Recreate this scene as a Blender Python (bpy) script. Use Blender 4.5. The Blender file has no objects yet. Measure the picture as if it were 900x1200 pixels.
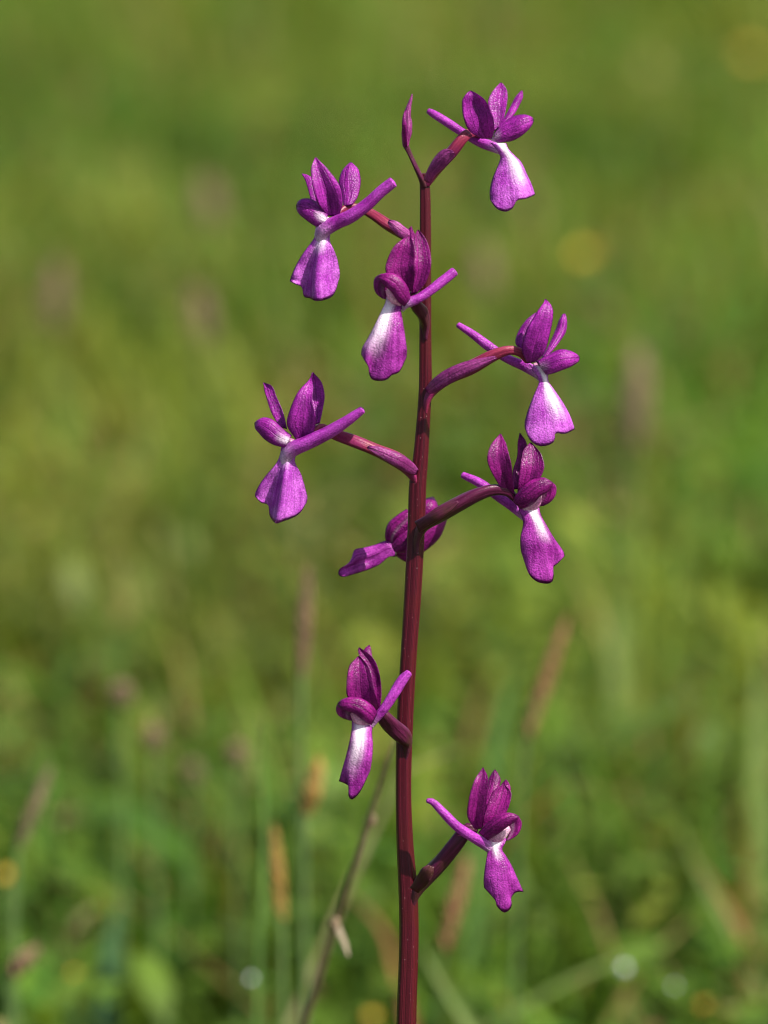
import bpy, math, random
import numpy as np
from mathutils import Vector, Matrix

# ------------------------------------------------------------------ camera, sky, sun
sc = bpy.context.scene
COL = sc.collection
FOCUS = 0.70                     # metres from lens to the orchid
PX = 0.00016                     # metres per photograph pixel at that distance
PITCH = math.radians(11.0)
CAM = Vector((0, 0, 0.43))
FWD = Vector((0, math.cos(PITCH), -math.sin(PITCH)))
UP = Vector((0, math.sin(PITCH), math.cos(PITCH)))
RIGHT = Vector((1, 0, 0))

cam_d = bpy.data.cameras.new('camera')
cam = bpy.data.objects.new('camera', cam_d)
COL.objects.link(cam)
cam.location = CAM
cam.rotation_euler = (math.pi / 2 - PITCH, 0, 0)
cam_d.sensor_fit = 'VERTICAL'
cam_d.sensor_height = 24
cam_d.lens = 24 * FOCUS / (1200 * PX)
cam_d.clip_start = 0.02
cam_d.clip_end = 2000
cam_d.dof.use_dof = True
cam_d.dof.focus_distance = FOCUS - 0.002
cam_d.dof.aperture_fstop = 6.4
sc.camera = cam

SUN = (RIGHT * 0.55 + UP * 0.76 - FWD * 0.46).normalized()
w = bpy.data.worlds.new('World')
sc.world = w
w.use_nodes = True
nt = w.node_tree
sky = nt.nodes.new('ShaderNodeTexSky')
sky.sky_type = 'NISHITA'
sky.sun_disc = False
sky.dust_density = 2.5
sky.ozone_density = 0.6
sky.sun_elevation = math.asin(SUN.z)
sky.sun_rotation = math.atan2(SUN.x, SUN.y)
nt.links.new(sky.outputs[0], nt.nodes['Background'].inputs[0])
nt.nodes['Background'].inputs[1].default_value = 0.075
sd = bpy.data.lights.new('sun', 'SUN')
sd.energy = 4.6
sd.angle = math.radians(0.53)
sd.color = (1.0, 0.95, 0.87)
so = bpy.data.objects.new('sun', sd)
COL.objects.link(so)
so.rotation_euler = (-SUN).to_track_quat('-Z', 'Y').to_euler()
so.location = (3, -1, 5)
sc.view_settings.view_transform = 'Standard'
sc.view_settings.look = 'None'
sc.view_settings.gamma = 1
sc.view_settings.exposure = 1.1
sc.render.engine = 'CYCLES'
sc.cycles.use_denoising = True
sc.cycles.max_bounces = 8
sc.cycles.filter_width = 1.15
sc.cycles.sample_clamp_indirect = 6

rnd = random.Random(7)
rng = np.random.default_rng(11)


def at(px, py, depth=0.0):
    """photograph pixel + metres towards the camera from the focal plane"""
    k = (FOCUS - depth) / FOCUS * PX
    return CAM + FWD * (FOCUS - depth) + RIGHT * ((px - 450) * k) + UP * ((600 - py) * k)


# ------------------------------------------------------------------ materials
def new_mat(name):
    m = bpy.data.materials.new(name)
    m.use_nodes = True
    n = m.node_tree
    n.nodes.clear()
    return m, n


class NB:
    def __init__(self, tree):
        self.t = tree

    def n(self, kind, **kw):
        nd = self.t.nodes.new(kind)
        for k, v in kw.items():
            if k.startswith('i_'):
                key = k[2:].replace('_', ' ')
                nd.inputs[int(key) if key.isdigit() else key].default_value = v
            else:
                setattr(nd, k, v)
        return nd

    def l(self, a, b):
        self.t.links.new(a, b)

    def math(self, op, a, b=None, c=None, clamp=False):
        nd = self.t.nodes.new('ShaderNodeMath')
        nd.operation = op
        nd.use_clamp = clamp
        for i, x in enumerate((a, b, c)):
            if x is None:
                continue
            if isinstance(x, (int, float)):
                nd.inputs[i].default_value = x
            else:
                self.l(x, nd.inputs[i])
        return nd.outputs[0]

    def mix(self, f, a, b, mode='MIX'):
        nd = self.t.nodes.new('ShaderNodeMix')
        nd.data_type = 'RGBA'
        nd.blend_type = mode
        for sock, x in ((nd.inputs[0], f), (nd.inputs[6], a), (nd.inputs[7], b)):
            if isinstance(x, (int, float)):
                sock.default_value = x
            elif isinstance(x, tuple):
                sock.default_value = x if len(x) == 4 else (*x, 1)
            else:
                self.l(x, sock)
        return nd.outputs[2]

    def ramp(self, f, a, b, smooth=True):
        nd = self.t.nodes.new('ShaderNodeMapRange')
        nd.interpolation_type = 'SMOOTHSTEP' if smooth else 'LINEAR'
        self.l(f, nd.inputs[0])
        nd.inputs[1].default_value = a
        nd.inputs[2].default_value = b
        return nd.outputs[0]


def petal_material(name, dark, light, white=(0.95, 0.84, 0.92), rim=None, trans=0.36, veins=4.0, vein_k=0.5):
    """purple petal tissue: UV veins, papillose sparkle partly painted as colour speckle, pigment attribute (R pale throat, G rim)"""
    m, t = new_mat(name)
    b = NB(t)
    out = b.n('ShaderNodeOutputMaterial')
    uv = b.n('ShaderNodeUVMap', uv_map='UVMap')
    sep = b.n('ShaderNodeSeparateXYZ')
    b.l(uv.outputs[0], sep.inputs[0])
    geo = b.n('ShaderNodeTexCoord')
    n1 = b.n('ShaderNodeTexNoise', i_Scale=330.0, i_Detail=3.0)
    b.l(geo.outputs['Object'], n1.inputs['Vector'])
    n2 = b.n('ShaderNodeTexNoise', i_Scale=3000.0, i_Detail=2.0)
    b.l(geo.outputs['Object'], n2.inputs['Vector'])
    vor = b.n('ShaderNodeTexVoronoi', i_Scale=3300.0)
    b.l(geo.outputs['Object'], vor.inputs['Vector'])
    att = b.n('ShaderNodeAttribute', attribute_name='pigment')
    asep = b.n('ShaderNodeSeparateColor')
    b.l(att.outputs['Color'], asep.inputs[0])
    # veins
    mp = b.n('ShaderNodeMapping')
    mp.inputs['Scale'].default_value = (veins * 1.6, 1.1, 1)
    b.l(uv.outputs[0], mp.inputs[0])
    oi = b.n('ShaderNodeObjectInfo')
    rofs = b.n('ShaderNodeCombineXYZ')
    b.l(b.math('MULTIPLY', oi.outputs['Random'], 60.0), rofs.inputs[0])
    b.l(rofs.outputs[0], mp.inputs['Location'])
    ns = b.n('ShaderNodeTexNoise', i_Scale=1.0, i_Detail=3.0)
    b.l(mp.outputs[0], ns.inputs['Vector'])
    ph = b.math('MULTIPLY_ADD', sep.outputs[0], veins * 2 * math.pi, b.math('MULTIPLY_ADD', n1.outputs[0], 5.0, b.math('MULTIPLY', ns.outputs[0], 5.0)))
    vn = b.math('COSINE', ph)
    midrib = b.math('SUBTRACT', 1.0, b.ramp(b.math('ABSOLUTE', b.math('SUBTRACT', sep.outputs[0], 0.5)), 0.008, 0.035))
    vmask = b.math('MULTIPLY', b.ramp(vn, 0.7, 1.0), b.ramp(ns.outputs[0], 0.35, 0.62))
    vmask = b.math('MAXIMUM', vmask, b.math('MULTIPLY', midrib, 0.8))
    vfade = b.math('MULTIPLY', vmask, vein_k)
    mott = b.ramp(b.math('MULTIPLY_ADD', n1.outputs[0], 0.5, b.math('MULTIPLY', ns.outputs[0], 0.5)), 0.36, 0.64)
    c = b.mix(mott, dark, light)
    c = b.mix(asep.outputs[2], c, tuple(x * 0.8 for x in dark))
    wmix = b.ramp(b.math('MULTIPLY', asep.outputs[0], b.math('MULTIPLY_ADD', ns.outputs[0], 0.9, 0.6)), 0.08, 0.85)
    c = b.mix(wmix, c, white)
    c = b.mix(b.math('MULTIPLY', vfade, b.math('MULTIPLY_ADD', wmix, -0.97, 1.0)), c, tuple(x * 0.42 for x in dark))
    rimc = rim or tuple(x * 0.5 for x in dark)
    c = b.mix(asep.outputs[1], c, rimc)
    glitter = b.math('MULTIPLY_ADD', n2.outputs[0], 1.7, 0.15)  # sparkle of the cells painted into the colour as fine specks
    gcol = b.mix(b.math('MULTIPLY_ADD', wmix, -0.8, 1.0), (1.0, 1.0, 1.0), glitter)
    c = b.mix(1.0, c, gcol, 'MULTIPLY')
    # relief
    bump = b.n('ShaderNodeBump', i_Strength=0.75, i_Distance=0.00009)
    hh = b.math('MULTIPLY_ADD', vmask, -0.9 if vein_k > 0.4 else -0.4, b.math('MULTIPLY_ADD', vor.outputs['Distance'], -1.1, b.math('MULTIPLY', n1.outputs[0], 3.0)))
    b.l(hh, bump.inputs['Height'])
    p = b.n('ShaderNodeBsdfPrincipled', i_Roughness=0.36)
    p.inputs['Specular IOR Level'].default_value = 0.27
    b.l(c, p.inputs['Base Color'])
    b.l(bump.outputs[0], p.inputs['Normal'])
    tr = b.n('ShaderNodeBsdfTranslucent')
    gam = b.n('ShaderNodeGamma', i_Gamma=0.72)
    b.l(c, gam.inputs[0])
    b.l(gam.outputs[0], tr.inputs[0])
    b.l(bump.outputs[0], tr.inputs['Normal'])
    mx = b.n('ShaderNodeMixShader')
    mx.inputs[0].default_value = trans
    b.l(p.outputs[0], mx.inputs[1])
    b.l(tr.outputs[0], mx.inputs[2])
    b.l(mx.outputs[0], out.inputs[0])
    return m


def stalk_material(name, c0, c1, c2, rough=0.38, speck=0.6, streak=34.0, low=None):
    m, t = new_mat(name)
    b = NB(t)
    out = b.n('ShaderNodeOutputMaterial')
    uv = b.n('ShaderNodeUVMap', uv_map='UVMap')
    mp = b.n('ShaderNodeMapping')
    mp.inputs['Scale'].default_value = (streak, 3.0, 1)
    b.l(uv.outputs[0], mp.inputs[0])
    ns = b.n('ShaderNodeTexNoise', i_Scale=1.0, i_Detail=4.0)
    b.l(mp.outputs[0], ns.inputs['Vector'])
    tc = b.n('ShaderNodeTexCoord')
    nb_ = b.n('ShaderNodeTexNoise', i_Scale=160.0, i_Detail=3.0)
    b.l(tc.outputs['Object'], nb_.inputs['Vector'])
    nf = b.n('ShaderNodeTexNoise', i_Scale=3600.0, i_Detail=2.0)
    b.l(tc.outputs['Object'], nf.inputs['Vector'])
    vs = b.n('ShaderNodeTexVoronoi', i_Scale=900.0)
    b.l(tc.outputs['Object'], vs.inputs['Vector'])
    c = b.mix(b.ramp(ns.outputs[0], 0.32, 0.68), c0, c1)
    c = b.mix(b.math('MULTIPLY', b.ramp(nb_.outputs[0], 0.45, 0.75), 0.75), c, c2)
    if low:
        sy = b.n('ShaderNodeSeparateXYZ')
        b.l(uv.outputs[0], sy.inputs[0])
        c = b.mix(b.math('MULTIPLY', b.ramp(b.math('ADD', sy.outputs[1], b.math('MULTIPLY_ADD', nb_.outputs[0], 0.3, -0.15)), 0.22, 0.65), 0.7), c, low)
    sp = b.math('MULTIPLY', b.math('SUBTRACT', 1.0, b.ramp(vs.outputs['Distance'], 0.04, 0.10)), speck)
    c = b.mix(sp, c, (0.62, 0.34, 0.36))
    c = b.mix(1.0, c, b.math('MULTIPLY_ADD', nf.outputs[0], 0.9, 0.55), 'MULTIPLY')
    bump = b.n('ShaderNodeBump', i_Strength=0.6, i_Distance=0.00012)
    b.l(b.math('ADD', b.math('MULTIPLY', ns.outputs[0], 1.6), b.math('ADD', b.math('MULTIPLY', nf.outputs[0], 0.8), sp)), bump.inputs['Height'])
    p = b.n('ShaderNodeBsdfPrincipled', i_Roughness=rough)
    p.inputs['Specular IOR Level'].default_value = 0.22
    b.l(c, p.inputs['Base Color'])
    b.l(bump.outputs[0], p.inputs['Normal'])
    b.l(p.outputs[0], out.inputs[0])
    return m


def leaf_material(name, trans=0.38, rough=0.7, attr='tint', noise=60.0):
    """grass / herb tissue: colour comes from the per-blade tint"""
    m, t = new_mat(name)
    b = NB(t)
    out = b.n('ShaderNodeOutputMaterial')
    att = b.n('ShaderNodeAttribute', attribute_name=attr)
    tc = b.n('ShaderNodeTexCoord')
    ns = b.n('ShaderNodeTexNoise', i_Scale=noise, i_Detail=3.0)
    b.l(tc.outputs['Object'], ns.inputs['Vector'])
    c = b.mix(1.0, att.outputs['Color'], b.math('MULTIPLY_ADD', ns.outputs[0], 0.9, 0.55), 'MULTIPLY')
    p = b.n('ShaderNodeBsdfPrincipled', i_Roughness=rough)
    p.inputs['Specular IOR Level'].default_value = 0.12
    b.l(c, p.inputs['Base Color'])
    tr = b.n('ShaderNodeBsdfTranslucent')
    yl = b.mix(1.0, c, (1.35, 1.25, 0.55), 'MULTIPLY')
    b.l(yl, tr.inputs[0])
    mx = b.n('ShaderNodeMixShader')
    mx.inputs[0].default_value = trans
    b.l(p.outputs[0], mx.inputs[1])
    b.l(tr.outputs[0], mx.inputs[2])
    b.l(mx.outputs[0], out.inputs[0])
    return m


def plain_material(name, col, col2, rough=0.6, scale=400.0, trans=0.0):
    m, t = new_mat(name)
    b = NB(t)
    out = b.n('ShaderNodeOutputMaterial')
    tc = b.n('ShaderNodeTexCoord')
    ns = b.n('ShaderNodeTexNoise', i_Scale=scale, i_Detail=4.0)
    b.l(tc.outputs['Object'], ns.inputs['Vector'])
    c = b.mix(b.ramp(ns.outputs[0], 0.35, 0.65), col, col2)
    bump = b.n('ShaderNodeBump', i_Strength=0.4, i_Distance=0.0004)
    b.l(ns.outputs[0], bump.inputs['Height'])
    p = b.n('ShaderNodeBsdfPrincipled', i_Roughness=rough)
    b.l(c, p.inputs['Base Color'])
    b.l(bump.outputs[0], p.inputs['Normal'])
    if trans:
        tr = b.n('ShaderNodeBsdfTranslucent')
        b.l(c, tr.inputs[0])
        mx = b.n('ShaderNodeMixShader')
        mx.inputs[0].default_value = trans
        b.l(p.outputs[0], mx.inputs[1])
        b.l(tr.outputs[0], mx.inputs[2])
        b.l(mx.outputs[0], out.inputs[0])
    else:
        b.l(p.outputs[0], out.inputs[0])
    return m


M_SEPAL_V = petal_material('petal_violet', (0.185, 0.0075, 0.185), (0.37, 0.025, 0.35))
M_SEPAL_M = petal_material('petal_magenta', (0.130, 0.0034, 0.096), (0.285, 0.012, 0.20))
M_LIP_V = petal_material('lip_violet', (0.32, 0.030, 0.36), (0.57, 0.14, 0.61), veins=8, vein_k=0.3, rim=(0.10, 0.005, 0.11))
M_LIP_M = petal_material('lip_magenta', (0.205, 0.009, 0.19), (0.44, 0.05, 0.41), veins=8, vein_k=0.3, rim=(0.08, 0.003, 0.07))
M_SPUR = petal_material('spur_tissue', (0.24, 0.014, 0.24), (0.42, 0.055, 0.43), veins=3, vein_k=0.15, trans=0.25)
M_BRACT = petal_material('bract_tissue', (0.17, 0.014, 0.115), (0.33, 0.055, 0.24), veins=4, trans=0.3)
M_COLUMN = petal_material('column_tissue', (0.50, 0.14, 0.34), (0.80, 0.52, 0.68), veins=2, vein_k=0.2)
M_STEM = stalk_material('stem_maroon', (0.022, 0.0009, 0.0032), (0.080, 0.0036, 0.0125), (0.055, 0.0040, 0.006), rough=0.33, speck=0.45, low=(0.040, 0.0046, 0.0030))
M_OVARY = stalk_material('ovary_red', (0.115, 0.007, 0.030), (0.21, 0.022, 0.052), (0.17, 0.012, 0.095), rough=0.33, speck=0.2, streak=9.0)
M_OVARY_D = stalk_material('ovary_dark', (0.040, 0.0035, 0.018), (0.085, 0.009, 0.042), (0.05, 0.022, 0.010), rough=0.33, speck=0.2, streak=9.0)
M_GRASS = leaf_material('grass_blade', noise=45.0)
M_HERB = leaf_material('herb_leaf', noise=70.0, rough=0.45)
M_DRY = plain_material('dry_stalk', (0.11, 0.07, 0.035), (0.20, 0.14, 0.075))
M_GREENSTALK = plain_material('green_stalk', (0.07, 0.13, 0.03), (0.12, 0.19, 0.05))
M_REDSTALK = plain_material('red_stalk', (0.19, 0.075, 0.035), (0.30, 0.13, 0.06))
M_BROWN = plain_material('brown_seed', (0.11, 0.055, 0.03), (0.22, 0.12, 0.07))
M_OCHRE = plain_material('ochre_seed', (0.19, 0.10, 0.02), (0.30, 0.18, 0.03))
M_YELLOW = plain_material('yellow_petal', (0.50, 0.29, 0.012), (0.62, 0.40, 0.02), trans=0.3)
M_PINK = plain_material('pink_floret', (0.20, 0.125, 0.075), (0.31, 0.20, 0.13), trans=0.25)
M_PALE = plain_material('withered_leaf', (0.26, 0.20, 0.13), (0.36, 0.29, 0.20), trans=0.3)


def drop_material():
    m, t = new_mat('dew_white_glint')
    b = NB(t)
    out = b.n('ShaderNodeOutputMaterial')
    p = b.n('ShaderNodeBsdfPrincipled', i_Roughness=0.16)
    p.inputs['Base Color'].default_value = (0.95, 0.98, 1, 1)  # near white body colour stands in for the glint of the sun
    p.inputs['IOR'].default_value = 1.33
    p.inputs['Transmission Weight'].default_value = 0.4
    p.inputs['Specular IOR Level'].default_value = 0.8
    b.l(p.outputs[0], out.inputs[0])
    return m


M_DEW = drop_material()


# ------------------------------------------------------------------ helpers
def tag(o, label=None, cat=None, group=None, kind=None):
    if label: o['label'] = label
    if cat: o['category'] = cat
    if group: o['group'] = group
    if kind: o['kind'] = kind
    return o


def empty(name, loc, parent=None, origin=Vector((0, 0, 0))):
    o = bpy.data.objects.new(name, None)
    o.empty_display_size = 0.01
    COL.objects.link(o)
    o.location = loc - origin
    if parent: o.parent = parent
    return o


def mesh_obj(name, verts, faces, mat, parent=None, origin=Vector((0, 0, 0)), uvs=None, pig=None, loc=None):
    me = bpy.data.meshes.new(name)
    V = np.asarray([tuple(v) for v in verts], dtype=float) - np.array(origin)
    me.from_pydata(V.tolist(), [], faces)
    me.polygons.foreach_set('use_smooth', np.ones(len(me.polygons), dtype=bool))
    if uvs is not None:
        lay = me.uv_layers.new(name='UVMap')
        li = np.empty(len(me.loops), dtype=np.int32)
        me.loops.foreach_get('vertex_index', li)
        lay.data.foreach_set('uv', np.asarray(uvs, dtype=np.float32)[li].ravel())
    if pig is not None:
        a = me.color_attributes.new('pigment', 'FLOAT_COLOR', 'POINT')
        P = np.ones((len(V), 4), dtype=np.float32)
        P[:, :3] = pig
        a.data.foreach_set('color', P.ravel())
    me.materials.append(mat)
    me.update()
    o = bpy.data.objects.new(name, me)
    COL.objects.link(o)
    if parent: o.parent = parent
    if loc is not None: o.location = loc
    return o


def catmull(pts, n, nd=2):
    """n samples of a Catmull-Rom curve through pts (any dimension), chord parametrised"""
    P = np.asarray(pts, dtype=float)
    if len(P) == 2:
        t = np.linspace(0, 1, n)[:, None]
        return P[0] * (1 - t) + P[1] * t
    d = np.linalg.norm(np.diff(P[:, :nd], axis=0), axis=1) + 1e-6
    k = np.concatenate([[0], np.cumsum(d)])
    E = np.vstack([2 * P[0] - P[1], P, 2 * P[-1] - P[-2]])
    kk = np.concatenate([[-d[0]], k, [k[-1] + d[-1]]])
    out = []
    for u in np.linspace(0, k[-1], n):
        i = min(max(np.searchsorted(k, u, side='right') - 1, 0), len(d) - 1)
        p0, p1, p2, p3 = E[i], E[i + 1], E[i + 2], E[i + 3]
        t0, t1, t2, t3 = kk[i], kk[i + 1], kk[i + 2], kk[i + 3]
        m1 = (p2 - p0) / (t2 - t0)
        m2 = (p3 - p1) / (t3 - t1)
        h = t2 - t1
        x = (u - t1) / h
        out.append((2 * x**3 - 3 * x**2 + 1) * p1 + (x**3 - 2 * x**2 + x) * h * m1 + (-2 * x**3 + 3 * x**2) * p2 + (x**3 - x**2) * h * m2)
    return np.array(out)


def interp_list(vals, t):
    vals = np.asarray(vals, dtype=float)
    return np.interp(t, np.linspace(0, 1, len(vals)), vals)


def organ(crop, rows, d, h, name, mat, parent, origin, thick=0.28, nt_=26, ns_=21, white=0.0, wc=0.0, ww=0.5, wl=0.6,
          rim=0.5, wav=0.1, shade=None, seed=0, curl=0.0):
    """a petal traced as rows of edge points (crop pixels); d = depth in mm per row; h = surface headings in degrees from
    the left edge to the right edge (the section is integrated from them, so it may curl behind itself)"""
    ox, oy, k = crop
    R = []
    for r in rows:
        q = catmull([(ox + x / k, oy + y / k) for x, y in r], 25)
        # even spacing along the row
        L = np.concatenate([[0], np.cumsum(np.linalg.norm(np.diff(q, axis=0), axis=1))])
        f = np.linspace(0, L[-1], 25)
        R.append(np.stack([np.interp(f, L, q[:, 0]), np.interp(f, L, q[:, 1])], 1))
    R = np.array(R)                                     # rows x 25 x 2
    mid = R.mean(axis=1)
    dist = np.concatenate([[0], np.cumsum(np.linalg.norm(np.diff(mid, axis=0), axis=1) + 1e-3)])
    G = catmull(np.concatenate([mid, R.reshape(len(R), -1), np.asarray(interp_list(d, np.linspace(0, 1, len(R))))[:, None]], axis=1), nt_)
    grid = G[:, 2:-1].reshape(nt_, 25, 2)
    dep = G[:, -1]
    s = np.linspace(-1, 1, ns_)
    fine = np.linspace(-1, 1, 121)
    r_ = np.random.default_rng(seed + 5)
    ph = r_.uniform(0, 6.28, 4)
    H = h if isinstance(h[0], (list, tuple)) else [h]
    pts = np.zeros((nt_, ns_, 3))
    for i in range(nt_):
        t = i / (nt_ - 1)
        if len(H) == 1:
            hd = interp_list(H[0], (fine + 1) / 2)
        else:
            hs = np.array([interp_list(q, (fine + 1) / 2) for q in H])
            hd = np.array([interp_list(hs[:, j], t) for j in range(len(fine))])
        hd = np.radians(np.clip(hd * 1.25, -82, 82) if name in ('sepal', 'petal') else hd)
        a = np.concatenate([[0], np.cumsum((np.cos(hd[1:]) + np.cos(hd[:-1])) / 2)]) * (fine[1] - fine[0])
        bb = np.concatenate([[0], np.cumsum((np.sin(hd[1:]) + np.sin(hd[:-1])) / 2)]) * (fine[1] - fine[0])
        bb -= np.interp(0, fine, bb)
        span = a.max() - a.min()
        fr = (a - a.min()) / span
        rowlen = np.linalg.norm(np.diff(grid[i], axis=0), axis=1).sum()
        chord = np.linalg.norm(grid[i][-1] - grid[i][0])
        sc_ = min(rowlen, chord * 1.15 + 0.5) / span
        if name == 'sepal' and t > 0.8:
            fr = 0.5 + (fr - 0.5) * (1 - 0.6 * ((t - 0.8) / 0.2) ** 1.8)
        fs = np.interp(s, fine, fr)
        bs = np.interp(s, fine, bb) * sc_ * PX
        x = np.interp(fs, np.linspace(0, 1, 25), grid[i][:, 0])
        y = np.interp(fs, np.linspace(0, 1, 25), grid[i][:, 1])
        wv = wav * 1e-3 * np.abs(s)**3 * (np.sin(9 * t + ph[0] + s) + 0.6 * np.sin(21 * t + ph[1]))
        wv += wav * 1e-3 * t**4 * 0.8 * np.sin(7 * s + ph[2])
        dd = dep[i] * 1e-3 + bs + wv + curl * 1e-3 * t**3
        for j in range(ns_):
            pts[i, j] = at(x[j], y[j], dd[j])
    du = np.gradient(pts, axis=1)
    dv = np.gradient(pts, axis=0)
    nrm = np.cross(du, dv)
    ln = np.linalg.norm(nrm, axis=2, keepdims=True)
    nrm = nrm / np.maximum(ln, 1e-12)
    T, S = np.meshgrid(np.linspace(0, 1, nt_), s, indexing='ij')
    tap = np.clip(1 - np.abs(S)**5, 0, 1) * np.clip(1 - T**8, 0, 1) * np.clip(1 - (1 - T)**14, 0, 1)
    off = nrm * (tap * thick * 0.5e-3)[..., None]
    front, back = pts + off, pts - off
    verts = list(front.reshape(-1, 3))
    st = np.stack([(S + 1) / 2, T], axis=2).reshape(-1, 2)
    uv = list(st)
    wh = white * np.exp(-((S - wc) / ww)**2) * np.clip(1 - T / wl, 0, 1)**0.7
    edge = np.clip(np.maximum((np.abs(S) - 0.86) / 0.14, (T - 0.93) / 0.07), 0, 1) * rim
    shd = np.zeros_like(S) if shade is None else np.full_like(S, shade)
    pg = list(np.stack([np.clip(wh, 0, 1), edge * (1 - np.clip(wh, 0, 1)), shd], axis=2).reshape(-1, 3))
    idf = np.arange(nt_ * ns_).reshape(nt_, ns_)
    idb = idf.copy()
    bf = back.reshape(-1, 3)
    for i in range(1, nt_ - 1):
        for j in range(1, ns_ - 1):
            idb[i, j] = len(verts)
            verts.append(bf[i * ns_ + j]); uv.append(uv[i * ns_ + j]); pg.append(pg[i * ns_ + j])
    faces = []
    for i in range(nt_ - 1):
        for j in range(ns_ - 1):
            faces.append((idf[i, j], idf[i, j + 1], idf[i + 1, j + 1], idf[i + 1, j]))
            q = (idb[i, j], idb[i + 1, j], idb[i + 1, j + 1], idb[i, j + 1])
            if set(q) != set(faces[-1]):
                faces.append(q)
    faces = [tuple(int(v) for v in f) for f in faces]
    return mesh_obj(name, verts, faces, mat, parent, origin, uv, np.array(pg))


def tube(points, name, mat, parent=None, origin=Vector((0, 0, 0)), n=40, m=14, ridges=0, rk=0.0, twist=0.0, cap=0.6, pig=None, flat=1.0, lump=0.0, seed=0):
    """tube along points (Vector, radius in metres) with a rounded closed tip"""
    C = catmull([(*p, r) for p, r in points], n, 3)
    r_ = np.random.default_rng(seed + 3)
    ph = r_.uniform(0, 6.28, 6)
    P, Rr = C[:, :3], np.abs(C[:, 3])
    T = np.gradient(P, axis=0)
    T /= np.linalg.norm(T, axis=1, keepdims=True)
    # closed, rounded ends
    Pe, Re, Te, Ve = [], [], [], []
    for q in (0.05, 0.5, 0.85):
        Pe.append(P[0] - T[0] * Rr[0] * cap * (1 - q)); Re.append(Rr[0] * math.sqrt(1 - (1 - q)**2)); Te.append(T[0]); Ve.append(0)
    for i in range(n):
        Pe.append(P[i]); Re.append(Rr[i]); Te.append(T[i]); Ve.append(i / (n - 1))
    for q in (0.85, 0.5, 0.05):
        Pe.append(P[-1] + T[-1] * Rr[-1] * cap * (1 - q)); Re.append(Rr[-1] * math.sqrt(1 - (1 - q)**2)); Te.append(T[-1]); Ve.append(1)
    verts, uv = [], []
    side = None
    fw = np.array(FWD)
    for p, r, tt, v in zip(Pe, Re, Te, Ve):
        a = np.cross(tt, fw) if side is None else side - tt * np.dot(side, tt)
        if np.linalg.norm(a) < 1e-6: a = np.cross(tt, (1, 0, 0.2))
        a /= np.linalg.norm(a)
        side = a
        b = np.cross(tt, a)
        for j in range(m):
            th = 2 * math.pi * j / m
            rr = r * (1 + rk * math.cos(ridges * th + twist * v) + lump * (math.sin(13 * v + ph[0] + th) + math.sin(27 * v + ph[1] - 2 * th)))
            verts.append(p + (a * math.cos(th) + b * math.sin(th) * flat) * rr)
            uv.append((abs(2 * j / m - 1), v))
    faces = []
    N = len(Pe)
    for i in range(N - 1):
        for j in range(m):
            k2 = (j + 1) % m
            faces.append((i * m + j, i * m + k2, (i + 1) * m + k2, (i + 1) * m + j))
    faces.append(tuple(range(m - 1, -1, -1)))
    faces.append(tuple(range((N - 1) * m, N * m)))
    pg = None
    if pig is not None:
        vv = np.repeat(np.array(Ve), m)
        pg = np.stack([np.clip(pig * (1 - vv / 0.35), 0, 1), vv * 0, vv * 0], 1)
    return mesh_obj(name, verts, faces, mat, parent, origin, uv, pg)


def ctube(crop, pts, **kw):
    """pts: (x, y, radius, depth mm) in crop pixels"""
    ox, oy, k = crop
    return tube([(at(ox + x / k, oy + y / k, d * 1e-3), r / k * PX) for x, y, r, d in pts], **kw)


# ------------------------------------------------------------------ ground
def build_ground():
    m, t = new_mat('meadow_soil')
    b = NB(t)
    out = b.n('ShaderNodeOutputMaterial')
    tc = b.n('ShaderNodeTexCoord')
    n1 = b.n('ShaderNodeTexNoise', i_Scale=1.4, i_Detail=6.0)
    n2 = b.n('ShaderNodeTexNoise', i_Scale=38.0, i_Detail=8.0)
    b.l(tc.outputs['Object'], n1.inputs['Vector'])
    b.l(tc.outputs['Object'], n2.inputs['Vector'])
    c = b.mix(b.ramp(n1.outputs[0], 0.35, 0.65), (0.045, 0.065, 0.018), (0.085, 0.095, 0.03))
    c = b.mix(b.ramp(n2.outputs[0], 0.4, 0.7), c, (0.07, 0.05, 0.03))
    p = b.n('ShaderNodeBsdfPrincipled', i_Roughness=0.9)
    b.l(c, p.inputs['Base Color'])
    bump = b.n('ShaderNodeBump', i_Strength=0.8, i_Distance=0.02)
    b.l(n2.outputs[0], bump.inputs['Height'])
    b.l(bump.outputs[0], p.inputs['Normal'])
    b.l(p.outputs[0], out.inputs[0])
    nx, ny = 60, 80
    xs = np.sign(np.linspace(-1, 1, nx)) * np.abs(np.linspace(-1, 1, nx))**3 * 300
    ys = np.concatenate([np.linspace(-60, -1, 12), np.linspace(-0.7, 12, 48), np.geomspace(14, 600, 20)])
    vs = []
    for y in ys:
        for x in xs:
            z = 0.018 * math.sin(x * 2.1 + 1) * math.cos(y * 1.7) - 0.03
            vs.append((x, y, z))
    fs = [(j * nx + i, j * nx + i + 1, (j + 1) * nx + i + 1, (j + 1) * nx + i) for j in range(len(ys) - 1) for i in range(nx - 1)]
    o = mesh_obj('ground', vs, fs, m)
    o['kind'] = 'structure'


build_ground()


def vnoise(x, y, scale, seed):
    """cheap smooth 2D value noise (numpy)"""
    r = np.random.default_rng(seed)
    tab = r.random((64, 64))
    X, Y = x * scale + 100, y * scale + 100
    xi, yi = np.floor(X).astype(int), np.floor(Y).astype(int)
    fx, fy = X - xi, Y - yi
    fx, fy = fx * fx * (3 - 2 * fx), fy * fy * (3 - 2 * fy)
    g = lambda a, b_: tab[a % 64, b_ % 64]
    return (g(xi, yi) * (1 - fx) + g(xi + 1, yi) * fx) * (1 - fy) + (g(xi, yi + 1) * (1 - fx) + g(xi + 1, yi + 1) * fx) * fy


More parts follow.
